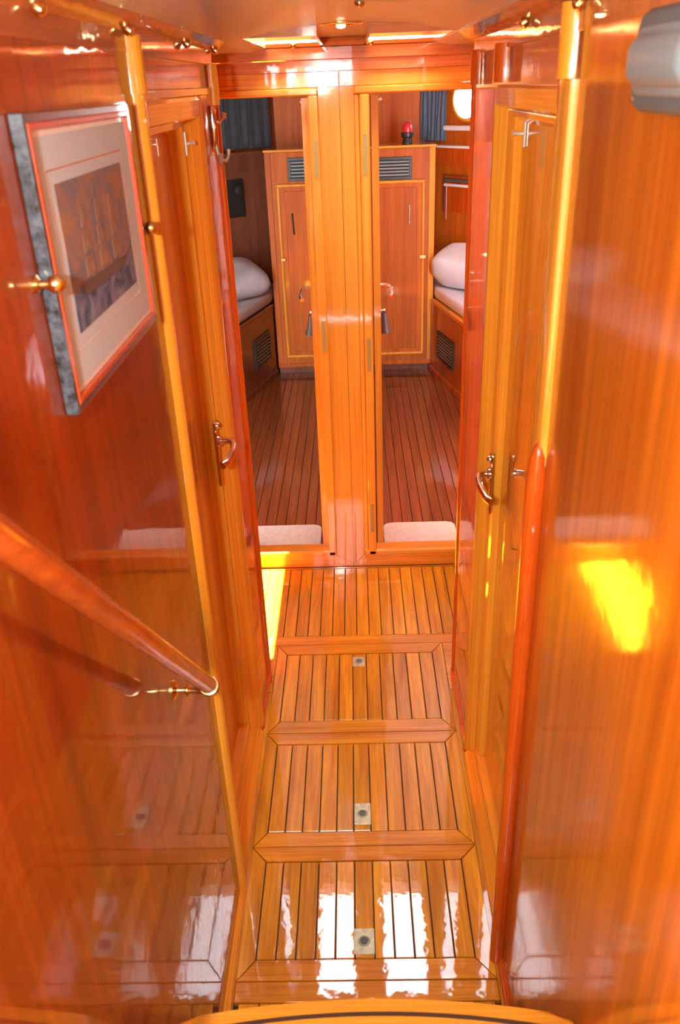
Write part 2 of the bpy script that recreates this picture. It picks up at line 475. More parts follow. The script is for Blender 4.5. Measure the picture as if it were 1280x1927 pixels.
ceiling = struct(from_bm('ceiling', ceiling_mesh(), M_CEIL, None, (0, 1.5, 1.88)), 'glossy cream ceiling panel above the passage', 'ceiling')

# deck hatches (skylights) over the lobby, either side of the downlight
for n_, (hx0, hx1) in enumerate(HOLES):
    hatch = empty('window_%d' % (n_+1), ((hx0+hx1)/2, 2.555, 1.92), ('left' if n_ == 0 else 'right') + ' deck hatch in the ceiling by the bulkhead', 'window', None, 'structure')
    for a in ((hx0, hx0+0.008, HY0, HY1), (hx1-0.008, hx1, HY0, HY1), (hx0+0.008, hx1-0.008, HY0, HY0+0.008), (hx0+0.008, hx1-0.008, HY1-0.008, HY1)):
        box('hatch_coaming', *a, 1.852, 1.97, M_HEADER, hatch)
    box('hatch_pane', hx0+0.008, hx1-0.008, HY0+0.008, HY1-0.008, 1.955, 1.961, M_ACRYL, hatch)

# ---- cornice mouldings
def cornice(name, side, y0, y1):
    x = XL if side < 0 else XR
    s = 1 if side < 0 else -1
    prof = [(x, 1.826), (x + s*0.006, 1.829), (x + s*0.018, 1.834), (x + s*0.026, 1.842), (x + s*0.033, 1.846), (x + s*0.033, 1.862), (x, 1.862)]
    return struct(prism(name, prof, 'Y', y0, y1, M_HEADER, None, smooth=50), 'carved mahogany cornice along the %s passage wall' % ('left' if side < 0 else 'right'), 'cornice')
c_l = cornice('trim_1', -1, 0.42, 2.20)
c_r = cornice('trim_2', 1, 0.42, 2.20)
def stud(par, p, axis):
    lathe('brass_stud', p, axis, [(0.0035, -0.006), (0.0075, -0.003), (0.0085, 0.002), (0.0075, 0.007), (0.004, 0.0095), (0, 0.0105)], M_BRASS, par, n=12)
for y in (0.95, 1.325, 1.79, 2.16): stud(c_l, (XL+0.010, y, 1.828), (0.7, 0, -0.6))
for y in (1.155, 1.50): stud(c_r, (XR-0.010, y, 1.826), (-0.7, 0, -0.6))

# ---- forward bulkhead with two doorways
LOP = (-0.64, -0.133)     # left doorway
ROP = (0.060, 0.560)      # right doorway
wf = struct(box('wall_forward', -0.86, 0.81, D-0.012, D+0.03, 1.785, 1.95, M_HEADER), 'varnished bulkhead with two cabin doorways', 'wall')
box('bulkhead_side', -0.86, LOP[0]-0.03, D, D+0.05, 0.0, 1.785, M_GOLD, wf)
box('bulkhead_side', ROP[1]+0.03, 0.81, D, D+0.05, 0.0, 1.785, M_GOLD, wf)
box('header_rail', -0.86, 0.81, D-0.022, D+0.01, 1.815, 1.852, M_HEADER, wf, ch=0.003)
prism('head_moulding', [(D-0.030, 1.852), (D-0.034, 1.862), (D-0.026, 1.872), (D, 1.892), (D, 1.852)], 'X', -0.86, 0.81, M_HEADER, wf)
SEAM = -0.033
# frame boards, mitred (front face D)
def xprism(name, poly, y0, y1, mat, ch=0.0):
    return prism(name, poly, 'Y', y0, y1, mat, wf, ch)
for (a, b_, inner) in ((LOP[0]-0.035, SEAM, -1), (SEAM, ROP[1]+0.035, 1)):
    o0, o1 = (LOP if inner < 0 else ROP)
    i0, i1 = o0-0.033, o1+0.033
    if inner > 0: i0 = 0.011
    g = 0.0007
    box('frame_head', a+g, b_-g, D-0.004, D+0.045, 1.741, 1.785, M_GOLDX, wf, ch=0.0015)
    # stile by the centre seam, stile at the far side
    if inner < 0:
        xprism('frame_stile', [(SEAM-g, 0.012), (SEAM-g, 1.7405), (i1, 1.7405), (i1, 0.055)], D-0.004, D+0.05, M_GOLD)
        xprism('frame_sill', [(a, 0.0), (SEAM-g, 0.0), (SEAM-g, 0.011), (i1-0.0015, 0.054), (a, 0.054)], D-0.004, D+0.05, M_GOLDX)
    else:
        xprism('frame_stile', [(SEAM+g, 0.012), (SEAM+g, 1.7405), (i0, 1.7405), (i0, 0.055)], D-0.004, D+0.05, M_GOLD)
        xprism('frame_sill', [(b_, 0.0), (SEAM+g, 0.0), (SEAM+g, 0.011), (i0+0.0015, 0.054), (b_, 0.054)], D-0.004, D+0.05, M_GOLDX)
    # raised inner stop moulding
    box('stop_head', i0, i1, D-0.014, D+0.045, 1.719, 1.7405, M_GOLDX, wf, ch=0.004)
    if inner < 0: box('stop_stile', o1, i1, D-0.014, D+0.045, 0.055, 1.7185, M_GOLD, wf, ch=0.004)
    else: box('stop_stile', i0+0.018, o0, D-0.014, D+0.045, 0.055, 1.7185, M_GOLD, wf, ch=0.004); box('stop_fillet', i0+0.001, i0+0.017, D-0.008, D+0.045, 0.055, 1.7185, M_GOLD, wf, ch=0.003)
    if inner < 0: box('stop_stile', i0, o0, D-0.014, D+0.045, 0.055, 1.7185, M_GOLD, wf, ch=0.004)
    else: box('stop_stile', o1, i1, D-0.014, D+0.045, 0.055, 1.7185, M_GOLD, wf, ch=0.004)
    box('door_sill', i0+0.002, i1-0.002, D-0.014, D+0.055, 0.0545, 0.078, M_GOLDX, wf, ch=0.006, seg=2)
for x in (-0.167, 0.068, 0.277): stud(wf, (x, D-0.032, 1.857), (0, -0.8, -0.4))
for x, z in ((-0.114, 1.538), (-0.114, 0.955)):
    h = box('hinge', x-0.007, x+0.007, D-0.0165, D-0.0135, z-0.055, z+0.055, M_HINGE, wf)
for x, z in ((0.045, 1.545), (0.045, 0.885), (0.045, 0.225)):
    h = box('hinge', x-0.007, x+0.007, D-0.0165, D-0.0135, z-0.06, z+0.06, M_HINGE, wf)

# ---- baseboards
bb_l = struct(prism('baseboard_left', [(XL, -0.012), (XL+0.014, -0.012), (XL+0.014, 0.004), (XL+0.010, 0.013), (XL, 0.017)], 'Y', -1.1, 1.36, M_GOLDY, None, smooth=50), 'rounded teak bead at the foot of the left wall', 'baseboard')
bb_r = struct(prism('baseboard_right', [(XR, -0.012), (XR-0.010, -0.012), (XR-0.010, 0.004), (XR-0.007, 0.011), (XR, 0.015)], 'Y', -1.1, 1.18, M_STRIP, None, smooth=50), 'slim mahogany bead at the foot of the right wall', 'baseboard')

# =================================================================== PASSAGE DOORS
def lever_set(door, px, x_out, y, z, plate_z0, plate_z1, lever_y, side):
    """long plate on the leaf at X=px, spindle out to x_out, lever run toward -Y."""
    s = 1 if side < 0 else -1          # direction into the passage
    lp = box('lock_plate', px, px + s*0.008, y-0.012, y+0.012, plate_z0, plate_z1, M_CHROME, door, ch=0.003, seg=2)
    lathe('plate_stud', (px + s*0.008, y, plate_z1-0.012), (s, 0, 0), [(0.008, -0.003), (0.008, 0.004), (0.005, 0.008), (0, 0.009)], M_CHROME, lp, n=12)
    pts, rad = [], []
    x0 = px + s*0.004
    path = [(x0, y, z, .0085), (x0 + (x_out-x0)*0.5, y, z+0.001, .0075), (x0+(x_out-x0)*0.82, y-0.003, z+0.001, .0075), (x_out - s*0.002, y-0.012, z, .008), (x_out, y-0.030, z-0.001, .0085),
            (x_out, y-0.060, z-0.004, .0085), (x_out - s*0.003, (y+lever_y)/2-0.02, z-0.008, .0085), (x_out - s*0.008, lever_y+0.012, z-0.010, .0092), (x_out - s*0.016, lever_y, z-0.012, .0095)]
    tube('lever', [p[:3] for p in path], [p[3] for p in path], M_CHROME, door, n=14)
    lathe('lever_rose', (px + s*0.008, y, z), (s, 0, 0), [(0.013, -0.002), (0.013, 0.004), (0.010, 0.007)], M_CHROME, lp, n=16)

def peg_hook(door, px, y, z, side, out=0.022):
    s = 1 if side < 0 else -1
    h = box('coat_peg_plate', px, px + s*0.005, y-0.006, y+0.006, z-0.024, z+0.024, M_PEG, door, ch=0.002)
    tube('coat_peg', [(px + s*0.003, y, z), (px + s*out*0.7, y, z+0.001), (px + s*out, y-0.001, z+0.002)], [0.004, 0.0035, 0.0055], M_PEG, h, n=10)

# ---- left passage door
d1 = struct(empty('door_1', (-0.36, 1.62, 0.0)), 'golden teak passage door beside the framed print', 'door')
PX, LX = -0.372, -0.345
box('leaf_panel', PX-0.03, PX, 1.37, 1.84, 0.09, 1.68, M_DOOR, d1)
prism('leaf_stile', [(-0.40, 1.870), (LX, 1.870), (LX, 1.850), (PX-0.001, 1.832), (-0.40, 1.832)], 'Z', 0.062, 1.692, M_GOLD, d1)
prism('leaf_bottom_rail', [(-0.40, 0.062), (LX, 0.062), (LX, 0.088), (PX-0.001, 0.106), (-0.40, 0.106)], 'Y', 1.37, 1.849, M_GOLDY, d1)
prism('leaf_top_rail', [(-0.40, 1.692), (LX, 1.692), (LX, 1.682), (PX-0.001, 1.668), (-0.40, 1.668)], 'Y', 1.37, 1.849, M_GOLDY, d1)
lever_set(d1, LX, -0.296, 1.822, 1.000, 0.885, 1.052, 1.705, -1)
peg_hook(d1, LX, 1.862, 1.650, -1)
for dy, dz in ((0, 0.02), (0.012, 0), (-0.012, 0), (0, -0.02)):
    lathe('screw_plug', (PX, 1.485+dy, 1.49+dz), (1, 0, 0), [(0.0018, -0.002), (0.0018, 0.0006)], M_DARK, d1, n=8)
# casing of the left door
t3 = struct(empty('trim_3', (XL, 1.65, 0)), 'golden casing around the left passage door', 'door casing')
prism('casing_stile', [(XL-0.06, 1.9355), (XL, 1.9355), (XL+0.005, 1.930), (XL+0.004, 1.918), (XL-0.004, 1.905), (LX, 1.872), (LX, 1.8705), (XL-0.06, 1.8705)], 'Z', 0.024, 1.737, M_GOLD, t3, smooth=30)
prism('casing_head', [(XL-0.06, 1.7365), (XL, 1.7365), (XL+0.004, 1.730), (XL+0.003, 1.700), (XL-0.004, 1.696), (LX, 1.694), (XL-0.06, 1.694)], 'Y', 1.365, 1.905, M_GOLDY, t3)
prism('casing_sill', [(XL-0.06, -0.002), (XL+0.006, -0.002), (XL+0.005, 0.012), (XL-0.003, 0.026), (LX, 0.060), (XL-0.06, 0.060)], 'Y', 1.36, 1.905, M_GOLDY, t3)
pil = prism('corner_post', [(XL-0.06, 1.345), (XL, 1.345), (XL+0.008, 1.347), (XL+0.0135, 1.353), (XL+0.015, 1.360), (XL+0.0135, 1.367), (XL+0.008, 1.373), (XL, 1.376), (XL-0.06, 1.376)], 'Z', 0.0, 1.746, M_GOLD, t3, smooth=40)

# ---- right passage door
d2 = struct(empty('door_2', (0.325, 1.5, 0.0)), 'pale teak passage door beside the grey lamp wall', 'door')
PX, LX = 0.328, 0.309
box('leaf_panel', PX, PX+0.03, 1.20, 1.765, 0.05, 1.68, M_DOOR, d2)
prism('leaf_stile', [(0.36, 1.786), (LX, 1.786), (LX, 1.745), (LX+0.004, 1.735), (PX+0.001, 1.722), (0.36, 1.722)], 'Z', 0.036, 1.692, M_GOLD, d2)
prism('leaf_bottom_rail', [(0.36, 0.036), (LX, 0.036), (LX, 0.058), (PX+0.001, 0.078), (0.36, 0.078)], 'Y', 1.20, 1.744, M_GOLDY, d2)
prism('leaf_top_rail', [(0.36, 1.692), (LX, 1.692), (LX, 1.684), (PX+0.001, 1.672), (0.36, 1.672)], 'Y', 1.20, 1.744, M_GOLDY, d2)
lever_set(d2, LX, 0.272, 1.735, 0.935, 0.835, 0.985, 1.615, 1)
peg_hook(d2, PX, 1.700, 1.654, 1, 0.026)
t4 = struct(empty('trim_4', (XR, 1.5, 0)), 'pale casing around the right passage door', 'door casing')
prism('casing_stile', [(XR+0.06, 1.8215), (XR, 1.8215), (XR-0.004, 1.816), (XR-0.003, 1.808), (XR+0.003, 1.802), (LX, 1.788), (LX, 1.7865), (XR+0.06, 1.7865)], 'Z', 0.016, 1.737, M_GOLD, t4, smooth=30)
prism('casing_head', [(XR+0.06, 1.7365), (XR, 1.7365), (XR-0.004, 1.732), (XR-0.003, 1.703), (XR+0.003, 1.699), (LX, 1.694), (XR+0.06, 1.694)], 'Y', 1.20, 1.803, M_GOLDY, t4)
prism('casing_sill', [(XR+0.06, -0.002), (XR-0.005, -0.002), (XR-0.004, 0.010), (XR+0.003, 0.018), (LX, 0.034), (XR+0.06, 0.034)], 'Y', 1.20, 1.803, M_GOLDY, t4)
prism('corner_post', [(XR+0.06, 1.166), (XR, 1.166), (XR-0.010, 1.170), (XR-0.012, 1.180), (XR-0.013, 1.205), (XR-0.012, 1.230), (XR-0.008, 1.240), (XR, 1.243), (XR+0.06, 1.243)], 'Z', 0.0, 1.744, M_GOLD, t4, smooth=40)
# half-round corner guard with a rounded top, lower part of the post
bm = bmesh.new()
bm_tube(bm, [(XR-0.010, 1.176, z) for z in (0.0, 0.6, 1.0, 1.19, 1.225, 1.243, 1.25)], [0.0165, 0.0165, 0.0165, 0.0165, 0.013, 0.007, 0.001], n=16)
from_bm('corner_guard', bm, M_STRIP, t4, (XR-0.010, 1.176, 0), smooth=50)

# =================================================================== FLOOR HATCHES
PITCH_P = 0.0444
plank_mesh_cache = {}
def plank(name, x0, x1, y0, y1, mat, par, top=0.0, th=0.014):
    key = (round(x1-x0, 4), round(y1-y0, 4), mat.name, th)
    if key not in plank_mesh_cache:
        bm = bmesh.new()
        w, l = (x1-x0)/2, (y1-y0)/2
        bm_box(bm, -w, w, -l, l, -th, 0.0, ch=0.0012)
        bmesh.ops.recalc_face_normals(bm, faces=bm.faces)
        me = bpy.data.meshes.new(name); bm.to_mesh(me); bm.free(); me.materials.append(mat)
        plank_mesh_cache[key] = me
    return link(name, plank_mesh_cache[key], ((x0+x1)/2, (y0+y1)/2, top), par)

def floor_hatch(y0, y1, xa, xb, bw0, bw1, side_l, side_r, label, tilt=0.0):
    """planked panel with mitred border boards"""
    h = empty('floor_hatch', (0, (y0+y1)/2, 0), label, 'floor hatch', 'floor hatches of the passage')
    g = 0.0016
    ix0, ix1, iy0, iy1 = xa+side_l, xb-side_r, y0+bw0, y1-bw1
    ya, yb = y0+g, y1-g
    for nm, poly, mt in (('border_board', [(xa+g, ya), (xb-g, ya), (ix1-g, iy0-g), (ix0+g, iy0-g)], M_FLOORX),
                         ('border_board', [(ix0+g, iy1+g), (ix1-g, iy1+g), (xb-g, yb), (xa+g, yb)], M_FLOORX),
                         ('border_board', [(xa, ya+g), (ix0-g, iy0), (ix0-g, iy1), (xa, yb-g)], M_FLOOR),
                         ('border_board', [(ix1+g, iy0), (xb, ya+g), (xb, yb-g), (ix1+g, iy1)], M_FLOOR)):
        bm = bmesh.new(); bm_prism(bm, poly, 'Z', -0.014, 0.0)
        c = Vector((sum(p[0] for p in poly)/4, sum(p[1] for p in poly)/4, 0))
        from_bm(nm, bm, mt, h, c)
    n = max(1, round((ix1-ix0)/PITCH_P)); pw = (ix1-ix0)/n
    for k in range(n):
        plank('plank', ix0+k*pw+g*0.9, ix0+(k+1)*pw-g*0.9, iy0+g, iy1-g, M_FLOOR, h)
    return h

def flush_pull(h, x, y, w, l, ring=True):
    p = box('pull_plate', x-w/2, x+w/2, y-l/2, y+l/2, -0.004, 0.0018, M_OLDBRASS, h, ch=0.001)
    bm = bmesh.new()
    pts = [(x + 0.012*math.cos(a), y + 0.012*math.sin(a), 0.0028) for a in [2*math.pi*k/20 for k in range(21)]]
    bm_tube(bm, pts, 0.0018, n=6, cap=False)
    from_bm('pull_ring', bm, M_OLDBRASS, p, (x, y, 0.0028), smooth=True)
    lathe('pull_button', (x, y, 0.0015), (0, 0, 1), [(0.009, 0), (0.009, 0.0015), (0.007, 0.0022)], M_GREY, p, n=16)

FX0, FX1 = -0.302, 0.271
hA = floor_hatch(2.349, 2.872, -0.795, 0.745, 0.052, 0.012, 0.02, 0.02, 'farthest planked floor panel at the foot of the bulkhead')
hB = floor_hatch(1.906, 2.349, FX0, FX1, 0.055, 0.055, 0.034, 0.038, 'planked floor hatch with a small square pull near its far edge')
flush_pull(hB, -0.020, 2.250, 0.042, 0.050)
hC = floor_hatch(1.486, 1.906, FX0, FX1, 0.048, 0.048, 0.034, 0.038, 'middle planked floor hatch with brass pull at its near edge')
flush_pull(hC, -0.0165, 1.591, 0.045, 0.072)
hD = floor_hatch(1.127, 1.486, FX0, FX1, 0.050, 0.046, 0.038, 0.040, 'nearest planked floor hatch with the largest brass pull')
flush_pull(hD, -0.018, 1.219, 0.048, 0.064)
fp = empty('floor_panel', (0, 0.6, 0), 'planked floor between ladder and nearest hatch', 'floor panel')
box('cross_board', FX0, FX1, 1.080, 1.1255, -0.014, 0.0, M_FLOORX, fp, ch=0.0012)
for k in range(12):
    w = (FX1-FX0-0.02)/12
    plank('plank', FX0+0.01+k*w+0.0014, FX0+0.01+(k+1)*w-0.0014, -0.6, 1.0775, M_FLOOR, fp)
mg = struct(box('floor', -0.795, FX0-0.002, 2.10, 2.347, -0.014, 0.0, M_FLOORX), 'varnished margin board in the left lobby recess', 'floor')
mg = struct(box('floor', FX1+0.002, 0.745, 2.10, 2.347, -0.014, 0.0, M_FLOORX), 'varnished margin board in the right lobby recess', 'floor')
# side fillets between hatches and walls
sl = struct(box('trim_5', XL, FX0-0.0008, -0.6, 2.098, -0.014, -0.001, M_FLOOR, None), 'narrow margin plank left of the floor hatches', 'margin plank')
sr = struct(box('trim_6', FX1+0.0008, XR, -0.6, 2.098, -0.014, -0.001, M_FLOOR, None), 'narrow margin plank right of the floor hatches', 'margin plank')

# =================================================================== CABINS
CZ = 0.03
CT = 1.92
# floors
def cabin_floor(name, x0, x1, label):
    f = struct(box(name, x0, x1, 2.93, 5.72, -0.05, CZ-0.012, M_CAULK), label, 'floor')
    return f
cfl = cabin_floor('floor', -1.45, -0.05, 'left cabin sole of dark planks')
cfr = cabin_floor('floor', 0.0, 1.40, 'right cabin sole of dark planks')
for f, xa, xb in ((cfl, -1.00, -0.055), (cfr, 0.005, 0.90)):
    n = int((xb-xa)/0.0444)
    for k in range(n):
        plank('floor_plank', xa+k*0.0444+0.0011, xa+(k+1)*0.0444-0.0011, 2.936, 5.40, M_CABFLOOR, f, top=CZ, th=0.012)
# partition, forward walls, ceilings, sides
struct(box('wall_partition', -0.05, 0.0, 2.93, 5.72, -0.02, CT, M_CAB), 'partition between the two cabins', 'wall')
struct(box('wall_bow', -0.56, -0.05, 5.68, 5.74, -0.02, CT, M_CAB), 'orange veneer wall above the left cabinet', 'wall')
struct(box('wall_bow', 0.0, 0.56, 5.68, 5.74, -0.02, CT, M_CAB), 'orange veneer wall above the right cabinet', 'wall')
struct(box('ceiling', -1.28, 1.23, 2.945, 5.76, CT, CT+0.05, M_CEIL), 'cream ceiling of the cabins', 'ceiling')
HL = Line((-0.50, 5.66), (-1.20, 5.10), 1)      # left hull lining
HR = Line((0.50, 5.66), (1.15, 4.90), -1)       # right hull lining
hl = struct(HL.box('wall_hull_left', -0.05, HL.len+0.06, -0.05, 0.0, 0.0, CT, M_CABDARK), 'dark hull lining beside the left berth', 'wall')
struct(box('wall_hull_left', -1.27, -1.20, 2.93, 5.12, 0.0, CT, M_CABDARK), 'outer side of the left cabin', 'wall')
# right hull lining with a porthole opening: built as a plate with a round hole
PORT_S, PORT_Z, PORT_R = 0.292, 1.640, 0.105
def holed_plate(ln, s0, s1, z0, z1, sc_, zc, r, o0, o1, mat, name, n=32):
    bm = bmesh.new()
    outer = []
    for k in range(n):
        a = 2*math.pi*k/n
        ca, sa = math.cos(a), math.sin(a)
        t = min([((s1-sc_)/ca) if ca > 1e-6 else 1e9, ((s0-sc_)/ca) if ca < -1e-6 else 1e9, ((z1-zc)/sa) if sa > 1e-6 else 1e9, ((z0-zc)/sa) if sa < -1e-6 else 1e9])
        outer.append((sc_+ca*t, zc+sa*t))
    # make sure the corners are exact
    for cs, cz_ in ((s0, z0), (s1, z0), (s1, z1), (s0, z1)):
        i = min(range(n), key=lambda i: (outer[i][0]-cs)**2 + (outer[i][1]-cz_)**2)
        outer[i] = (cs, cz_)
    inner = [(sc_+r*math.cos(2*math.pi*k/n), zc+r*math.sin(2*math.pi*k/n)) for k in range(n)]
    R = {}
    for off in (o0, o1):
        R[off] = ([bm.verts.new(ln.P(s, off, z)) for s, z in outer], [bm.verts.new(ln.P(s, off, z)) for s, z in inner])
    for k in range(n):
        k2 = (k+1) % n
        for off in (o0, o1):
            A, B = R[off]
            bm.faces.new((A[k], A[k2], B[k2], B[k]))
        bm.faces.new((R[o0][0][k], R[o0][0][k2], R[o1][0][k2], R[o1][0][k]))
        bm.faces.new((R[o0][1][k], R[o0][1][k2], R[o1][1][k2], R[o1][1][k]))
    return from_bm(name, bm, mat, None, ln.P((s0+s1)/2, 0, z0))
hr = struct(holed_plate(HR, -0.05, HR.len+0.06, 0.0, CT, PORT_S, PORT_Z, PORT_R, -0.02, 0.0, M_CAB, 'wall_hull_right'), 'hull lining with the porthole beside the right berth', 'wall')
hs = struct(box('wall_hull_right', 1.15, 1.22, 2.93, 4.95, 0.0, 1.25, M_CAB), 'outer side of the right cabin', 'wall')
for q in ((2.93, 3.60, 1.25, 1.70), (4.70, 4.95, 1.25, 1.70), (2.93, 4.95, 1.70, CT)):
    box('hull_board', 1.15, 1.22, *q, M_CAB, hs)
w4 = empty('window_4', (1.19, 4.15, 1.25), 'added unseen window that brightens the right cabin', 'window', None, 'structure')  # added out of view to bring daylight onto the right bed
box('window_pane', 1.185, 1.190, 3.60, 4.70, 1.25, 1.70, M_GLASS, w4)
for q in ((3.60, 4.70, 1.25, 1.265), (3.60, 4.70, 1.685, 1.70), (3.60, 3.615, 1.265, 1.685), (4.685, 4.70, 1.265, 1.685)):
    box('window_frame', 1.14, 1.22, *q, M_GOLD, w4)
# porthole
pw = empty('window_3', HR.P(PORT_S, 0, PORT_Z), 'round porthole beside the blue curtain, blown out white', 'window', None, 'structure')
def ring(name, ln, s, z, r0, r1, o0, o1, mat, par, n=36):
    bm = bmesh.new()
    prof = [(r0, o0), (r1, o0), (r1, (o0+o1)/2), ((r0+r1)/2, o1), (r0, o1*0.8)]
    rings = []
    for k in range(n):
        a = 2*math.pi*k/n
        rings.append([bm.verts.new(ln.P(s + r*math.cos(a), o, z + r*math.sin(a))) for r, o in prof])
    for k in range(n):
        A, B = rings[k], rings[(k+1) % n]
        for j in range(len(prof)):
            j2 = (j+1) % len(prof)
            bm.faces.new((A[j], A[j2], B[j2], B[j]))
    return from_bm(name, bm, mat, par, ln.P(s, 0, z), smooth=35)
ring('porthole_rim', HR, PORT_S, PORT_Z, PORT_R-0.003, PORT_R+0.016, -0.004, 0.008, M_GOLD, pw)
bm = bmesh.new(); bm_lathe(bm, HR.P(PORT_S, -0.015, PORT_Z), HR.n, [(PORT_R+0.002, 0), (PORT_R+0.002, 0.006)], n=36)
from_bm('porthole_pane', bm, M_GLASS, pw, HR.P(PORT_S, -0.015, PORT_Z))
# a second porthole over the left berth stays covered by its curtain
# shelf bands
box_b = HL.box('shelf_face', 0.02, HL.len, 0.0, 0.03, 1.283, 1.385, M_CABDARK, hl)
HL.box('shelf_top', 0.02, HL.len, -0.001, 0.05, 1.385, 1.397, M_CABDARK, hl)
HR.box('shelf_face', 0.03, HR.len, 0.0, 0.03, 1.277, 1.378, M_STRIP, hr)
HR.box('shelf_top', -0.02, HR.len, -0.001, 0.055, 1.378, 1.390, M_WHITEP, hr)
HR.box('window_ledge', 0.13, 0.60, 0.0, 0.045, 1.474, 1.500, M_WHITEP, hr, ch=0.004)

# curtains
def curtain(name, ln, s0, s1, z0, z1, off, amp, folds, mat, label, hem=0.0):
    bm = bmesh.new()
    nx, nz = folds*8, 8
    rows = []
    for face in (0.0, 0.004):
        grid = []
        for j in range(nz+1):
            t = j/nz
            row = []
            for i in range(nx+1):
                u = i/nx
                ph = u*folds*2*math.pi
                a = amp*(0.55 + 0.45*t)
                s = s0 + (s1-s0)*u + 0.006*math.sin(ph*0.5+1.3)*t
                o = off + a*math.sin(ph + 0.5*math.sin(3*u*math.pi)) + 0.006*math.sin(7*u+2*t) + face
                row.append(bm.verts.new(ln.P(s, o, z1 + (z0 + hem*u - z1)*t)))
            grid.append(row)
        rows.append(grid)
    A, B = rows
    for j in range(nz):
        for i in range(nx):
            bm.faces.new((A[j][i], A[j][i+1], A[j+1][i+1], A[j+1][i]))
            bm.faces.new((B[j][i], B[j+1][i], B[j+1][i+1], B[j][i+1]))
    for i in range(nx):
        bm.faces.new((A[0][i], B[0][i], B[0][i+1], A[0][i+1])); bm.faces.new((A[nz][i], A[nz][i+1], B[nz][i+1], B[nz][i]))
    for j in range(nz):
        bm.faces.new((A[j][0], A[j+1][0], B[j+1][0], B[j][0])); bm.faces.new((A[j][nx], B[j][nx], B[j+1][nx], A[j+1][nx]))
    e = empty(name, ln.P((s0+s1)/2, off, z0), label, 'curtain')
    from_bm('cloth', bm, mat, e, ln.P((s0+s1)/2, off, z0), smooth=True)
    tube('curtain_rod', [ln.P(s0-0.04, off, z1+0.004), ln.P(s1+0.04, off, z1+0.004)], 0.005, M_BRASS, e, n=8)
    return e
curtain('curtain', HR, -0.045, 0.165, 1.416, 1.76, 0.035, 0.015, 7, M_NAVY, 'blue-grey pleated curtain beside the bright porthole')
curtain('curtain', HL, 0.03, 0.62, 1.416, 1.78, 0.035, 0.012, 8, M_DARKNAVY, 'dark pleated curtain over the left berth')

# cabinets at the bow end of each cabin
def vent(par, ln, s0, s1, z0, z1, o, slats=8, vertical=False, nm='vent_grille'):
    v = ln.box(nm, s0, s1, o, o+0.004, z0, z1, M_DARK, par)
    b_ = 0.018
    for a in ((s0, s1, z0, z0+b_), (s0, s1, z1-b_, z1), (s0, s0+b_, z0+b_, z1-b_), (s1-b_, s1, z0+b_, z1-b_)):
        ln.box('vent_frame', a[0], a[1], o+0.001, o+0.011, a[2], a[3], M_BLACK, v, ch=0.002)
    for k in range(slats):
        zz = z0+b_ + (k+0.5)*(z1-z0-2*b_)/slats
        ln.box('vent_slat', s0+b_, s1-b_, o+0.003, o+0.010, zz-0.004, zz+0.004, M_SLAT, v)
    return v
def cabinet(x0, x1, sgn, label):
    Y0 = 5.33
    cx = (x0+x1)/2
    c = empty('cabinet', (cx, 5.5, CZ), label, 'cabinet')
    ln = Line((x0, Y0), (x1, Y0), -1)
    W = x1-x0
    box('cabinet_body', x0, x1, Y0, 5.675, CZ+0.045, 1.398, M_CAB, c, ch=0.003)
    box('toe_kick', x0+0.004, x1-0.004, Y0+0.02, 5.67, CZ+0.001, CZ+0.045, M_CABDARK, c)
    box('cabinet_top', x0-0.006 if sgn < 0 else x0, x1 if sgn < 0 else x1+0.006, Y0-0.012, 5.675, 1.398, 1.412, M_GOLDX, c, ch=0.003)
    box('plinth_rail', x0, x1, Y0-0.008, Y0, CZ+0.045, CZ+0.075, M_CAB, c, ch=0.002)
    # outer corner post
    if sgn < 0: box('corner_post', x0, x0+0.035, Y0-0.006, Y0, CZ+0.075, 1.398, M_CAB, c, ch=0.002)
    else: box('corner_post', x1-0.035, x1, Y0-0.006, Y0, CZ+0.075, 1.398, M_GOLD, c, ch=0.002)
    # door with planted moulding
    if sgn < 0: a, b_ = x0+0.062, x1-0.03
    else: a, b_ = x0+0.03, x1-0.062
    z0, z1 = 0.165, 1.200
    dr = box('cabinet_door', a, b_, Y0-0.010, Y0, z0-0.02, z1+0.02, M_CAB, c, ch=0.002)
    mw = 0.016
    for q in ((a, b_, z0-0.02, z0-0.02+mw), (a, b_, z1+0.02-mw, z1+0.02), (a, a+mw, z0-0.02+mw, z1+0.02-mw), (b_-mw, b_, z0-0.02+mw, z1+0.02-mw)):
        box('door_moulding', q[0], q[1], Y0-0.020, Y0-0.010, q[2], q[3], M_GOLD, dr, ch=0.004)
    p = 0.045
    box('door_field', a+p, b_-p, Y0-0.014, Y0-0.010, z0+0.02, z1-0.02, M_CAB, dr, ch=0.003)
    # latch hardware
    if sgn < 0:
        vent(c, Line((x0, Y0), (x1, Y0), -1), 0.137, 0.34, 1.235, 1.366, 0.0, 5)
        tube('door_pull', [(-0.372, Y0-0.012, 1.050), (-0.374, Y0-0.026, 1.035), (-0.371, Y0-0.028, 0.985), (-0.369, Y0-0.026, 0.945), (-0.368, Y0-0.012, 0.93)], [0.006, 0.005, 0.004, 0.005, 0.006], M_BLACK, dr, n=8)
        h = box('latch', a+0.002, a+0.03, Y0-0.026, Y0-0.018, 0.768, 0.790, M_BRASS, dr, ch=0.002)
    else:
        vent(c, Line((x0, Y0), (x1, Y0), -1), 0.06, 0.36-x0, 1.223, 1.350, 0.0, 5)
        tube('door_pull', [(0.344, Y0-0.012, 1.075), (0.346, Y0-0.026, 1.055), (0.343, Y0-0.028, 1.01), (0.344, Y0-0.026, 0.98), (0.344, Y0-0.012, 0.965)], [0.006, 0.005, 0.004, 0.005, 0.006], M_OLDBRASS, dr, n=8)
        box('latch', b_-0.03, b_+0.01, Y0-0.026, Y0-0.018, 0.758, 0.780, M_BRASS, dr, ch=0.002)
    return c
cabinet(-0.522, -0.056, -1, 'orange cherry cabinet at the end of the left cabin')
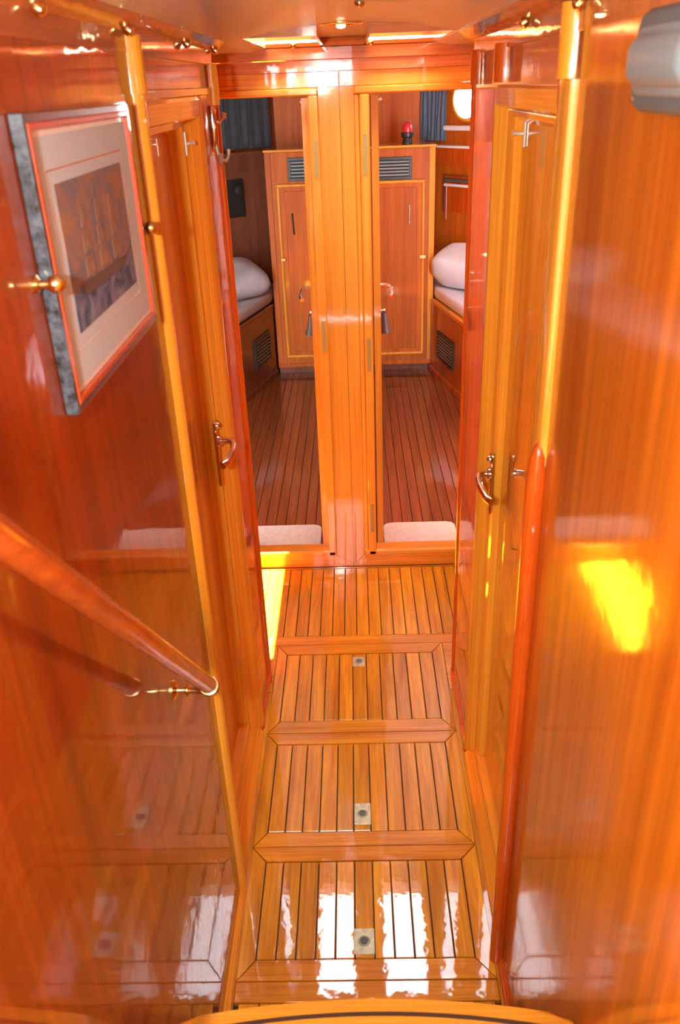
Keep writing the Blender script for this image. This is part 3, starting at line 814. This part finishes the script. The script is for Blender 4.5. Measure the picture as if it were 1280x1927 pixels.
cabinet(0.006, 0.500, 1, 'orange cherry cabinet under the red globe lamp')

# red globe lamp on the right cabinet
lampx, lampy = 0.338, 5.42
rl = empty('globe_lamp', (lampx, lampy, 1.412), 'small red globe lamp with black base on the right cabinet', 'lamp')
lathe('lamp_base', (lampx, lampy, 1.412), (0, 0, 1), [(0.030, 0), (0.031, 0.012), (0.026, 0.02), (0.025, 0.032), (0.036, 0.042), (0.038, 0.062), (0.030, 0.066)], M_BLACK, rl)
lathe('lamp_globe', (lampx, lampy, 1.47), (0, 0, 1), [(0.029, 0.0), (0.032, 0.02), (0.031, 0.036), (0.024, 0.052), (0.012, 0.061), (0, 0.063)], M_RED, rl)

# berths
def berth(side, A, B, far_len, label, ln_len):
    ln = Line(A, B, 1 if side < 0 else -1)
    # which side of the line faces the aisle
    if (ln.P(0, 0.1, 0).x > 0) == (ln.P(0, 0, 0).x > 0) and abs(ln.P(0, 0.1, 0).x) > abs(ln.P(0, 0, 0).x):
        ln.n = -ln.n
    mid = ln.P(ln_len/2, 0, CZ)
    e = empty('berth', mid, label, 'berth')
    fm = M_CABDARK if side < 0 else M_CAB
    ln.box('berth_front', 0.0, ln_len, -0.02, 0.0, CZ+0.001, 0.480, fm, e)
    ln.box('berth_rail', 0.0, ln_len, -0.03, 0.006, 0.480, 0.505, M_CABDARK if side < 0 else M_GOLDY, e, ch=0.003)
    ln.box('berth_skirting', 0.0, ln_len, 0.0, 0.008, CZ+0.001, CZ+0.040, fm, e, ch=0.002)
    return e, ln
eb, bl = berth(-1, (-0.533, 5.318), (-0.719, 4.664), 0, 'berth with dark veneer front in the left cabin', 1.9)
vent(eb, bl, 0.105, 0.368, 0.176, 0.362, 0.0, 7)
er, br = berth(1, (0.486, 5.318), (0.616, 4.735), 0, 'berth with orange veneer front in the right cabin', 1.9)
vent(er, br, 0.165, 0.475, 0.168, 0.342, 0.0, 7)
def poly_pad(name, poly, z0, z1, mat, label, cat, ch=0.02):
    bm = bmesh.new()
    bm_prism(bm, poly, 'Z', z0, z1, ch=ch)
    c = Vector((sum(p[0] for p in poly)/len(poly), sum(p[1] for p in poly)/len(poly), z0))
    o = from_bm(name, bm, mat, None, c, smooth=50)
    return tag(o, label, cat)
P0, P1 = bl.P(0.0, -0.005, 0), bl.P(1.9, -0.005, 0)
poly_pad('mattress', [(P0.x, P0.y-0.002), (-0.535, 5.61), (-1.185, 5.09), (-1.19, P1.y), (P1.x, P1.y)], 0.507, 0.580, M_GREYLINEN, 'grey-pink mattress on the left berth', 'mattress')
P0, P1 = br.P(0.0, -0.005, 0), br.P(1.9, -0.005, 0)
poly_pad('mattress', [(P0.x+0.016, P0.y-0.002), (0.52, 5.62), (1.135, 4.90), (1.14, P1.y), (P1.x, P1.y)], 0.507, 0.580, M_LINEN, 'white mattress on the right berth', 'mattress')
def pillow(cx, cy, cz_, lx, ly, lz, rotz, tilt, mat, label, pw_=4.0):
    bm = bmesh.new()
    bmesh.ops.create_grid(bm, x_segments=18, y_segments=14, size=1.0)
    top = list(bm.verts)
    geo = bmesh.ops.duplicate(bm, geom=bm.verts[:] + bm.edges[:] + bm.faces[:])
    low = [g for g in geo['geom'] if isinstance(g, bmesh.types.BMVert)]
    def shape(v, sg):
        x, y = v.co.x, v.co.y
        h = max(0.0, (1-abs(x)**pw_)) ** 0.5 * max(0.0, (1-abs(y)**pw_)) ** 0.5
        k = 1 - 0.07*(x*x*y*y)
        wr = 0.05*math.sin(5*x+3*y) * h
        v.co = Vector((x*lx/2*k, y*ly/2*k, sg*(h*lz/2*(1+wr) + 0.002)))
    for v in top: shape(v, 1)
    for v in low: shape(v, -1)
    bmesh.ops.remove_doubles(bm, verts=bm.verts[:], dist=0.006)
    mt = Matrix.Translation((cx, cy, cz_)) @ Matrix.Rotation(rotz, 4, 'Z') @ Matrix.Rotation(tilt, 4, 'X')
    bm.transform(mt)
    o = from_bm('pillow', bm, mat, None, (cx, cy, cz_ - lz/2), smooth=True)
    return tag(o, label, 'pillow')
pillow(-0.775, 5.18, 0.695, 0.46, 0.34, 0.18, math.atan2(-0.56, -0.70)+math.pi, math.radians(18), M_GREYLINEN, 'grey-white pillow propped up on the left berth')
pillow(0.706, 5.180, 0.722, 0.48, 0.25, 0.20, math.atan2(-0.76, 0.65), math.radians(24), M_LINEN, 'white pillow propped up on the right berth', 9.0)

# niche with rail on the right hull lining; dark locker niche at left
nz = empty('wall_rack', HR.P(0.25, 0, 1.0), 'dark mahogany recess with a pale rail above the right pillow', 'wall rack')
HR.box('rack_back', 0.135, 0.52, 0.001, 0.004, 1.002, 1.222, M_STRIP, nz)
for a in ((0.128, 0.136, 1.0, 1.224), (0.519, 0.527, 1.0, 1.224)): HR.box('rack_side', a[0], a[1], 0.001, 0.014, a[2], a[3], M_CABDARK, nz)
HR.box('rack_edge', 0.136, 0.519, 0.001, 0.014, 1.216, 1.224, M_CABDARK, nz)
HR.box('rack_rail', 0.145, 0.51, 0.004, 0.03, 1.155, 1.172, M_WHITEP, nz, ch=0.003)
HR.box('rack_shelf', 0.145, 0.51, 0.004, 0.03, 1.185, 1.200, M_GREY, nz, ch=0.003)
tube('pull_cord', [HR.P(0.165, 0.022, 1.155), HR.P(0.164, 0.020, 1.05), HR.P(0.162, 0.018, 0.955)], 0.0018, M_WHITEP, nz, n=6)
lathe('cord_bead', HR.P(0.162, 0.018, 0.958), (0, 0, -1), [(0.003, 0), (0.005, 0.006), (0.004, 0.014), (0, 0.016)], M_BRASS, nz, n=8)
nl = empty('wall_rack', HL.P(0.33, 0, 1.0), 'black recess with a small chrome reading light above the left pillow', 'wall rack')
HL.box('rack_back', 0.250, 0.50, 0.001, 0.004, 1.020, 1.245, M_DARK, nl)
for a in ((0.242, 0.250, 1.018, 1.247), (0.50, 0.508, 1.018, 1.247)): HL.box('rack_side', a[0], a[1], 0.001, 0.012, a[2], a[3], M_BLACK, nl)
lathe('reading_light', HL.P(0.295, 0.004, 1.185), HL.n, [(0.016, 0), (0.016, 0.012), (0.024, 0.02), (0.026, 0.045), (0.018, 0.05), (0, 0.05)], M_BLACK, nl, n=14)
tube('light_arm', [HL.P(0.275, 0.01, 1.155), HL.P(0.265, 0.03, 1.16), HL.P(0.262, 0.04, 1.185)], 0.005, M_CHROME, nl, n=8)

# door mats
def door_mat(x0, x1, y0, y1, label):
    r = 0.035
    pts = []
    for cx, cy, a0 in ((x1-r, y1-r, 0), (x0+r, y1-r, 90), (x0+r, y0+r, 180), (x1-r, y0+r, 270)):
        for k in range(7):
            a = math.radians(a0 + k*15)
            pts.append((cx + r*math.cos(a), cy + r*math.sin(a)))
    o = prism('door_mat', pts, 'Z', CZ+0.0005, CZ+0.010, M_MAT, None, ch=0.002)
    return tag(o, label, 'door mat', 'mats inside the cabin doors')
door_mat(-0.62, -0.172, 2.945, 3.168, 'beige door mat inside the left cabin doorway')
door_mat(0.096, 0.405, 2.945, 3.168, 'beige door mat inside the right cabin doorway')

# cabin doors, folded back against the partition
def cabin_door(name, x0, x1, sgn, label):
    d = struct(empty(name, ((x0+x1)/2, 3.2, CZ)), label, 'door')
    box('leaf', x0, x1, 2.938, 3.455, CZ+0.012, 1.712, M_STRIP, d, ch=0.002)
    box('edge_lipping', x0-0.0005, x1+0.0005, 2.934, 2.938, CZ+0.012, 1.712, M_GOLD, d)
    xf = x0 if sgn < 0 else x1
    s = sgn
    lp = box('lock_plate', xf, xf+s*0.006, 3.388, 3.412, 0.900, 1.065, M_CHROME, d, ch=0.002)
    lathe('plate_stud', (xf+s*0.006, 3.40, 1.050), (s, 0, 0), [(0.008, -0.002), (0.008, 0.004), (0.004, 0.008), (0, 0.009)], M_CHROME, lp, n=10)
    tube('lever', [(xf+s*0.004, 3.40, 1.015), (xf+s*0.035, 3.40, 1.016), (xf+s*0.052, 3.39, 1.012), (xf+s*0.058, 3.36, 1.008), (xf+s*0.060, 3.31, 1.000), (xf+s*0.054, 3.285, 0.992)], [0.009, 0.0075, 0.008, 0.008, 0.0085, 0.009], M_CHROME, d, n=12)
    pp = box('coat_peg_plate', xf, xf+s*0.005, 3.395, 3.407, 1.667, 1.709, M_PEG, d)
    tube('coat_peg', [(xf+s*0.002, 3.40, 1.692), (xf+s*0.02, 3.40, 1.692), (xf+s*0.028, 3.40, 1.695)], [0.004, 0.004, 0.005], M_PEG, pp, n=8)
    # key with a bell-shaped leather fob
    k = lathe('door_key', (xf+s*0.006, 3.40, 0.912), (s, 0, 0), [(0.004, 0), (0.004, 0.018), (0.009, 0.02), (0.009, 0.026), (0, 0.028)], M_BRASS, d, n=10)
    lathe('key_fob', (xf+s*0.026, 3.40, 0.906), (0, 0, -1), [(0.006, 0), (0.012, 0.004), (0.017, 0.03), (0.022, 0.06), (0.030, 0.078), (0.030, 0.084), (0.020, 0.087), (0, 0.087)], M_FOB, k, n=18)
    return d
cabin_door('door_3', -0.157, -0.136, -1, 'open left cabin door seen edge-on by the centre post')
cabin_door('door_4', 0.067, 0.090, 1, 'open right cabin door seen edge-on by the centre post')

# =================================================================== PASSAGE OBJECTS
# ---- framed print
FY0, FY1, FZ0, FZ1, FXF = 0.838, 1.246, 1.440, 1.736, -0.302
pf = empty('picture_frame', (XL, (FY0+FY1)/2, FZ0), 'framed ship print with dark outer edge on the left wall', 'picture')
box('backing', XL+0.001, XL+0.010, FY0+0.01, FY1-0.01, FZ0+0.01, FZ1-0.01, M_MATB, pf)
def member(nm, y0, y1, z0, z1, w, x0, x1, mat, ch):
    """four mitred members of width w"""
    for poly in ([(y0, z0), (y1, z0), (y1-w, z0+w), (y0+w, z0+w)], [(y0+w, z1-w), (y1-w, z1-w), (y1, z1), (y0, z1)],
                 [(y0, z0), (y0+w, z0+w), (y0+w, z1-w), (y0, z1)], [(y1-w, z0+w), (y1, z0), (y1, z1), (y1-w, z1-w)]):
        bm = bmesh.new(); bm_prism(bm, poly, 'X', x0, x1, ch)
        c = Vector((x0, sum(p[0] for p in poly)/4, sum(p[1] for p in poly)/4))
        from_bm(nm, bm, mat, pf, c)
member('outer_moulding', FY0, FY1, FZ0, FZ1, 0.0095, XL+0.001, FXF-0.001, M_FRAMEB, 0.0015)
member('red_liner', FY0+0.0085, FY1-0.0085, FZ0+0.0085, FZ1-0.0085, 0.007, XL+0.004, FXF, M_FRAMER, 0.0015)
member('white_slip', FY0+0.0155, FY1-0.0155, FZ0+0.0155, FZ1-0.0155, 0.007, XL+0.006, FXF-0.005, M_SLIP, 0.001)
box('mat_board', XL+0.010, XL+0.0112, FY0+0.022, FY1-0.022, FZ0+0.022, FZ1-0.022, M_MATB, pf)
pr = box('print_sheet', XL+0.0112, XL+0.0117, 0.900, 1.172, 1.513, 1.668, M_PRINT, pf)
pr.data.transform(Matrix.Translation((0, 0, -0.0775))); pr.location.z += 0.0775; WORLD[pr.name].z += 0.0775
for q in ((0.885, 1.187, 1.681, 1.6825), (0.885, 1.187, 1.497, 1.4985), (0.885, 0.8865, 1.497, 1.6825), (1.1855, 1.187, 1.497, 1.6825)):
    box('gilt_line', XL+0.0112, XL+0.0115, *q, M_BRASS, pf)
# generic three-masted ship on the print
def flat(nm, poly, mat, lift=0.0):
    return prism(nm, poly, 'X', XL+0.0117+lift, XL+0.0120+lift, mat, pr)
for my, mh in ((0.975, 0.095), (1.035, 0.110), (1.095, 0.098)):
    flat('mast', [(my-0.0012, 1.555), (my+0.0012, 1.555), (my+0.0012, 1.545+mh), (my-0.0012, 1.545+mh)], M_INK)
    for k in range(3):
        zb = 1.562 + k*0.027
        w = 0.017 - 0.0045*k
        flat('sail', [(my-w, zb), (my+w, zb+0.002), (my+w*0.85, zb+0.022), (my-w*0.85, zb+0.021)], M_SAIL, 0.0004)
flat('hull', [(0.945, 1.545), (1.115, 1.545), (1.135, 1.557), (0.93, 1.560)], M_INK, 0.0004)
flat('bowsprit', [(1.125, 1.553), (1.16, 1.566), (1.16, 1.568), (1.122, 1.557)], M_SAIL, 0.0004)
box('glazing', FXF-0.0115, FXF-0.0105, FY0+0.016, FY1-0.016, FZ0+0.016, FZ1-0.016, M_GLASS, pf)

# ---- brass knobs clasping the frame
def knob(y, z, label):
    e = empty('brass_knob', (XL, y, z), label, 'knob', 'brass knobs holding the picture')
    lathe('knob_stem', (XL, y, z), (1, 0, 0), [(0.009, 0), (0.009, 0.003), (0.0045, 0.006), (0.0045, 0.016)], M_BRASS, e, n=14)
    lathe('knob_ball', (XL+0.013, y, z), (1, 0, 0), [(0.0045, 0), (0.0085, 0.003), (0.010, 0.008), (0.0085, 0.0135), (0.0045, 0.017), (0, 0.018)], M_BRASS, e, n=16)
knob(0.826, 1.583, 'brass knob at the near edge of the framed print')
knob(1.258, 1.572, 'brass knob at the far edge of the framed print')

# ---- handrail
hx = -0.255
ra, rb = Vector((hx, 1.062, 0.880)), Vector((hx, 0.505, 1.473))
rd = (rb-ra).normalized()
rtop = ra + rd*1.02
hr_ = empty('handrail', ra, 'round mahogany handrail with brass end bracket on the left wall', 'handrail')
tube('rail', [ra, ra + rd*0.3, ra + rd*0.7, rtop], 0.0142, M_RAIL, hr_, n=20)
def bracket(p, end):
    bm = bmesh.new()
    bm_tube(bm, [p - rd*0.004, p - rd*0.001, p + rd*0.010, p + rd*0.012], [0.015, 0.0175, 0.0175, 0.0155], n=22)
    o = from_bm('bracket_collar', bm, M_BRASS, hr_, p, smooth=45)
    q = p + rd*0.005
    lathe('bracket_rose', (XL, q.y+0.006, q.z-0.012), (1, 0, 0), [(0.017, 0), (0.017, 0.003), (0.012, 0.006), (0.008, 0.008)], M_BRASS, o, n=18)
    tube('bracket_stem', [(XL+0.004, q.y+0.006, q.z-0.012), (XL+0.025, q.y+0.006, q.z-0.013), (XL+0.042, q.y+0.004, q.z-0.013), (XL+0.052, q.y+0.002, q.z-0.009), (XL+0.056, q.y, q.z-0.002)], [0.006, 0.0055, 0.0055, 0.0055, 0.005], M_BRASS, o, n=12)
    lathe('bracket_bead', (XL+0.021, q.y+0.006, q.z-0.013), (1, 0, 0), [(0.006, 0), (0.0115, 0.003), (0.0115, 0.005), (0.006, 0.008)], M_BRASS, o, n=16)
bracket(ra, True)
bracket(ra + rd*0.95, False)

# ---- grey wall lamp, top right
wlmp = empty('wall_lamp', (XR, 0.79, 1.72), 'grey rounded wall lamp at the top right corner', 'wall lamp')
def rrect(y0, y1, z0, z1, r, n=8):
    pts = []
    for cy, cz_, a0 in ((y1-r, z1-r, 0), (y0+r, z1-r, 90), (y0+r, z0+r, 180), (y1-r, z0+r, 270)):
        for k in range(n+1):
            a = math.radians(a0 + 90*k/n)
            pts.append((cy + r*math.cos(a), cz_ + r*math.sin(a)))
    return pts
def dome(nm, y0, y1, z0, z1, r, x0, steps, mat, par):
    bm = bmesh.new()
    rings = []
    for off, inset in steps:
        rings.append([bm.verts.new((XR - x0 - off, y, z)) for y, z in rrect(y0+inset, y1-inset, z0+inset, z1-inset, max(0.003, r-inset))])
    n = len(rings[0])
    for A, B in zip(rings, rings[1:]):
        for k in range(n): bm.faces.new((A[k], A[(k+1) % n], B[(k+1) % n], B[k]))
    bm.faces.new(rings[0]); bm.faces.new(rings[-1])
    return from_bm(nm, bm, mat, par, (XR-x0, (y0+y1)/2, z0), smooth=50)
dome('lamp_housing', 0.66, 0.890, 1.716, 1.800, 0.022, 0.0, [(0, 0), (0.014, 0.0), (0.020, 0.006), (0.021, 0.012)], M_GREY, wlmp)
dome('lamp_ring', 0.682, 0.866, 1.730, 1.786, 0.018, 0.020, [(0, 0), (0.006, 0.001), (0.008, 0.004)], M_LENS, wlmp)
dome('lamp_lens', 0.698, 0.850, 1.736, 1.780, 0.016, 0.024, [(0, 0), (0.010, 0.003), (0.016, 0.010), (0.018, 0.018)], M_LENS, wlmp)
lathe('lamp_screw', (XR-0.0205, 0.874, 1.727), (-1, 0, 0), [(0.003, 0), (0.003, 0.001), (0, 0.0015)], M_CHROME, wlmp, n=10)

# ---- ceiling downlight
dl = empty('ceiling_downlight', (-0.017, 2.25, 1.86), 'brass recessed downlight in the cream ceiling', 'ceiling light')
zc = cz(0.017)
lathe('light_bezel', (-0.017, 2.25, zc+0.001), (0, 0, -1), [(0.034, 0), (0.056, 0), (0.056, 0.003), (0.048, 0.006), (0.036, 0.004), (0.034, 0.0)], M_BRASS, dl, n=28)
lathe('light_reflector', (-0.017, 2.25, zc+0.0005), (0, 0, -1), [(0.036, 0.0), (0.030, 0.0025), (0.010, 0.0032)], M_BRASS, dl, n=28)
lathe('light_bulb', (-0.017, 2.25, zc-0.002), (0, 0, -1), [(0.010, 0), (0.012, 0.004), (0.009, 0.008), (0, 0.010)], M_BULB, dl, n=16)
cs = lathe('ceiling_stud', (0.021, 1.70, cz(0.021)+0.001), (0, 0, -1), [(0.006, 0), (0.009, 0.002), (0.009, 0.004), (0.006, 0.008), (0, 0.0095)], M_BRASS, None, n=14)
tag(cs, 'single brass stud near the middle of the ceiling', 'stud')

# ---- coat hook on the left strip
ch_ = empty('coat_hook', (XL, 2.06, 1.60), 'ornate metal coat hook with twin prongs on the red strip', 'coat hook')
bm = bmesh.new()
bm_tube(bm, [(XL+0.003, 2.055, 1.715), (XL+0.006, 2.055, 1.705), (XL+0.006, 2.055, 1.69), (XL+0.007, 2.055, 1.675), (XL+0.007, 2.055, 1.66), (XL+0.006, 2.055, 1.645), (XL+0.004, 2.055, 1.632)],
        [0.004, 0.010, 0.007, 0.011, 0.008, 0.010, 0.004], n=14)
from_bm('hook_plate', bm, M_CHROME, ch_, (XL+0.003, 2.055, 1.63), smooth=60)
tube('hook_stem', [(XL+0.006, 2.06, 1.640), (XL+0.010, 2.06, 1.620), (XL+0.012, 2.06, 1.610)], [0.0045, 0.004, 0.004], M_OLDBRASS, ch_, n=10)
for sg in (-1, 1):
    tube('hook_prong', [(XL+0.012, 2.06, 1.612), (XL+0.016, 2.06+sg*0.02, 1.600), (XL+0.022, 2.06+sg*0.045, 1.597), (XL+0.026, 2.06+sg*0.062, 1.606), (XL+0.027, 2.06+sg*0.066, 1.620)], [0.004, 0.0036, 0.0034, 0.0034, 0.005], M_OLDBRASS, ch_, n=10)
tube('upper_prong', [(XL+0.006, 2.055, 1.685), (XL+0.022, 2.055, 1.682), (XL+0.032, 2.055, 1.690), (XL+0.034, 2.055, 1.700)], [0.004, 0.004, 0.004, 0.006], M_CHROME, ch_, n=10)

# ---- companion ladder
ld = empty('companion_ladder', (0, 0.72, 0), 'teak companion ladder whose curved tread shows at the bottom edge', 'ladder')
def tread(zt, yc, ye, half, depth, nm='tread'):
    pts = []
    n = 16
    for k in range(n+1):
        u = -1 + 2*k/n
        pts.append((half*u, yc - (yc-ye)*u*u))
    pts += [(half, yc-depth), (-half, yc-depth)]
    t = prism(nm, pts, 'Z', zt-0.034, zt, M_GOLDX, ld, ch=0.010, smooth=50)
    g = [(half*0.97*(-1+2*k/n), yc - 0.018 - (yc-ye)*(-1+2*k/n)**2) for k in range(n+1)]
    g2 = [(x, y-0.006) for x, y in g]
    prism('tread_groove', g + g2[::-1], 'Z', zt-0.002, zt+0.0006, M_CAULK, t)
    return t
tread(0.60, 0.713, 0.686, 0.277, 0.20)
tread(0.32, 0.86, 0.835, 0.277, 0.20)
tread(0.90, 0.47, 0.445, 0.277, 0.16)
for x0, x1 in ((-0.300, -0.278), (0.263, 0.278)):
    bm = bmesh.new()
    bm_prism(bm, [(0.86, 0.0), (0.70, 0.0), (0.18, 0.96), (0.33, 0.96)], 'X', x0, x1, 0.003)
    from_bm('side_stringer', bm, M_GOLDY, ld, (x0, 0.8, 0))
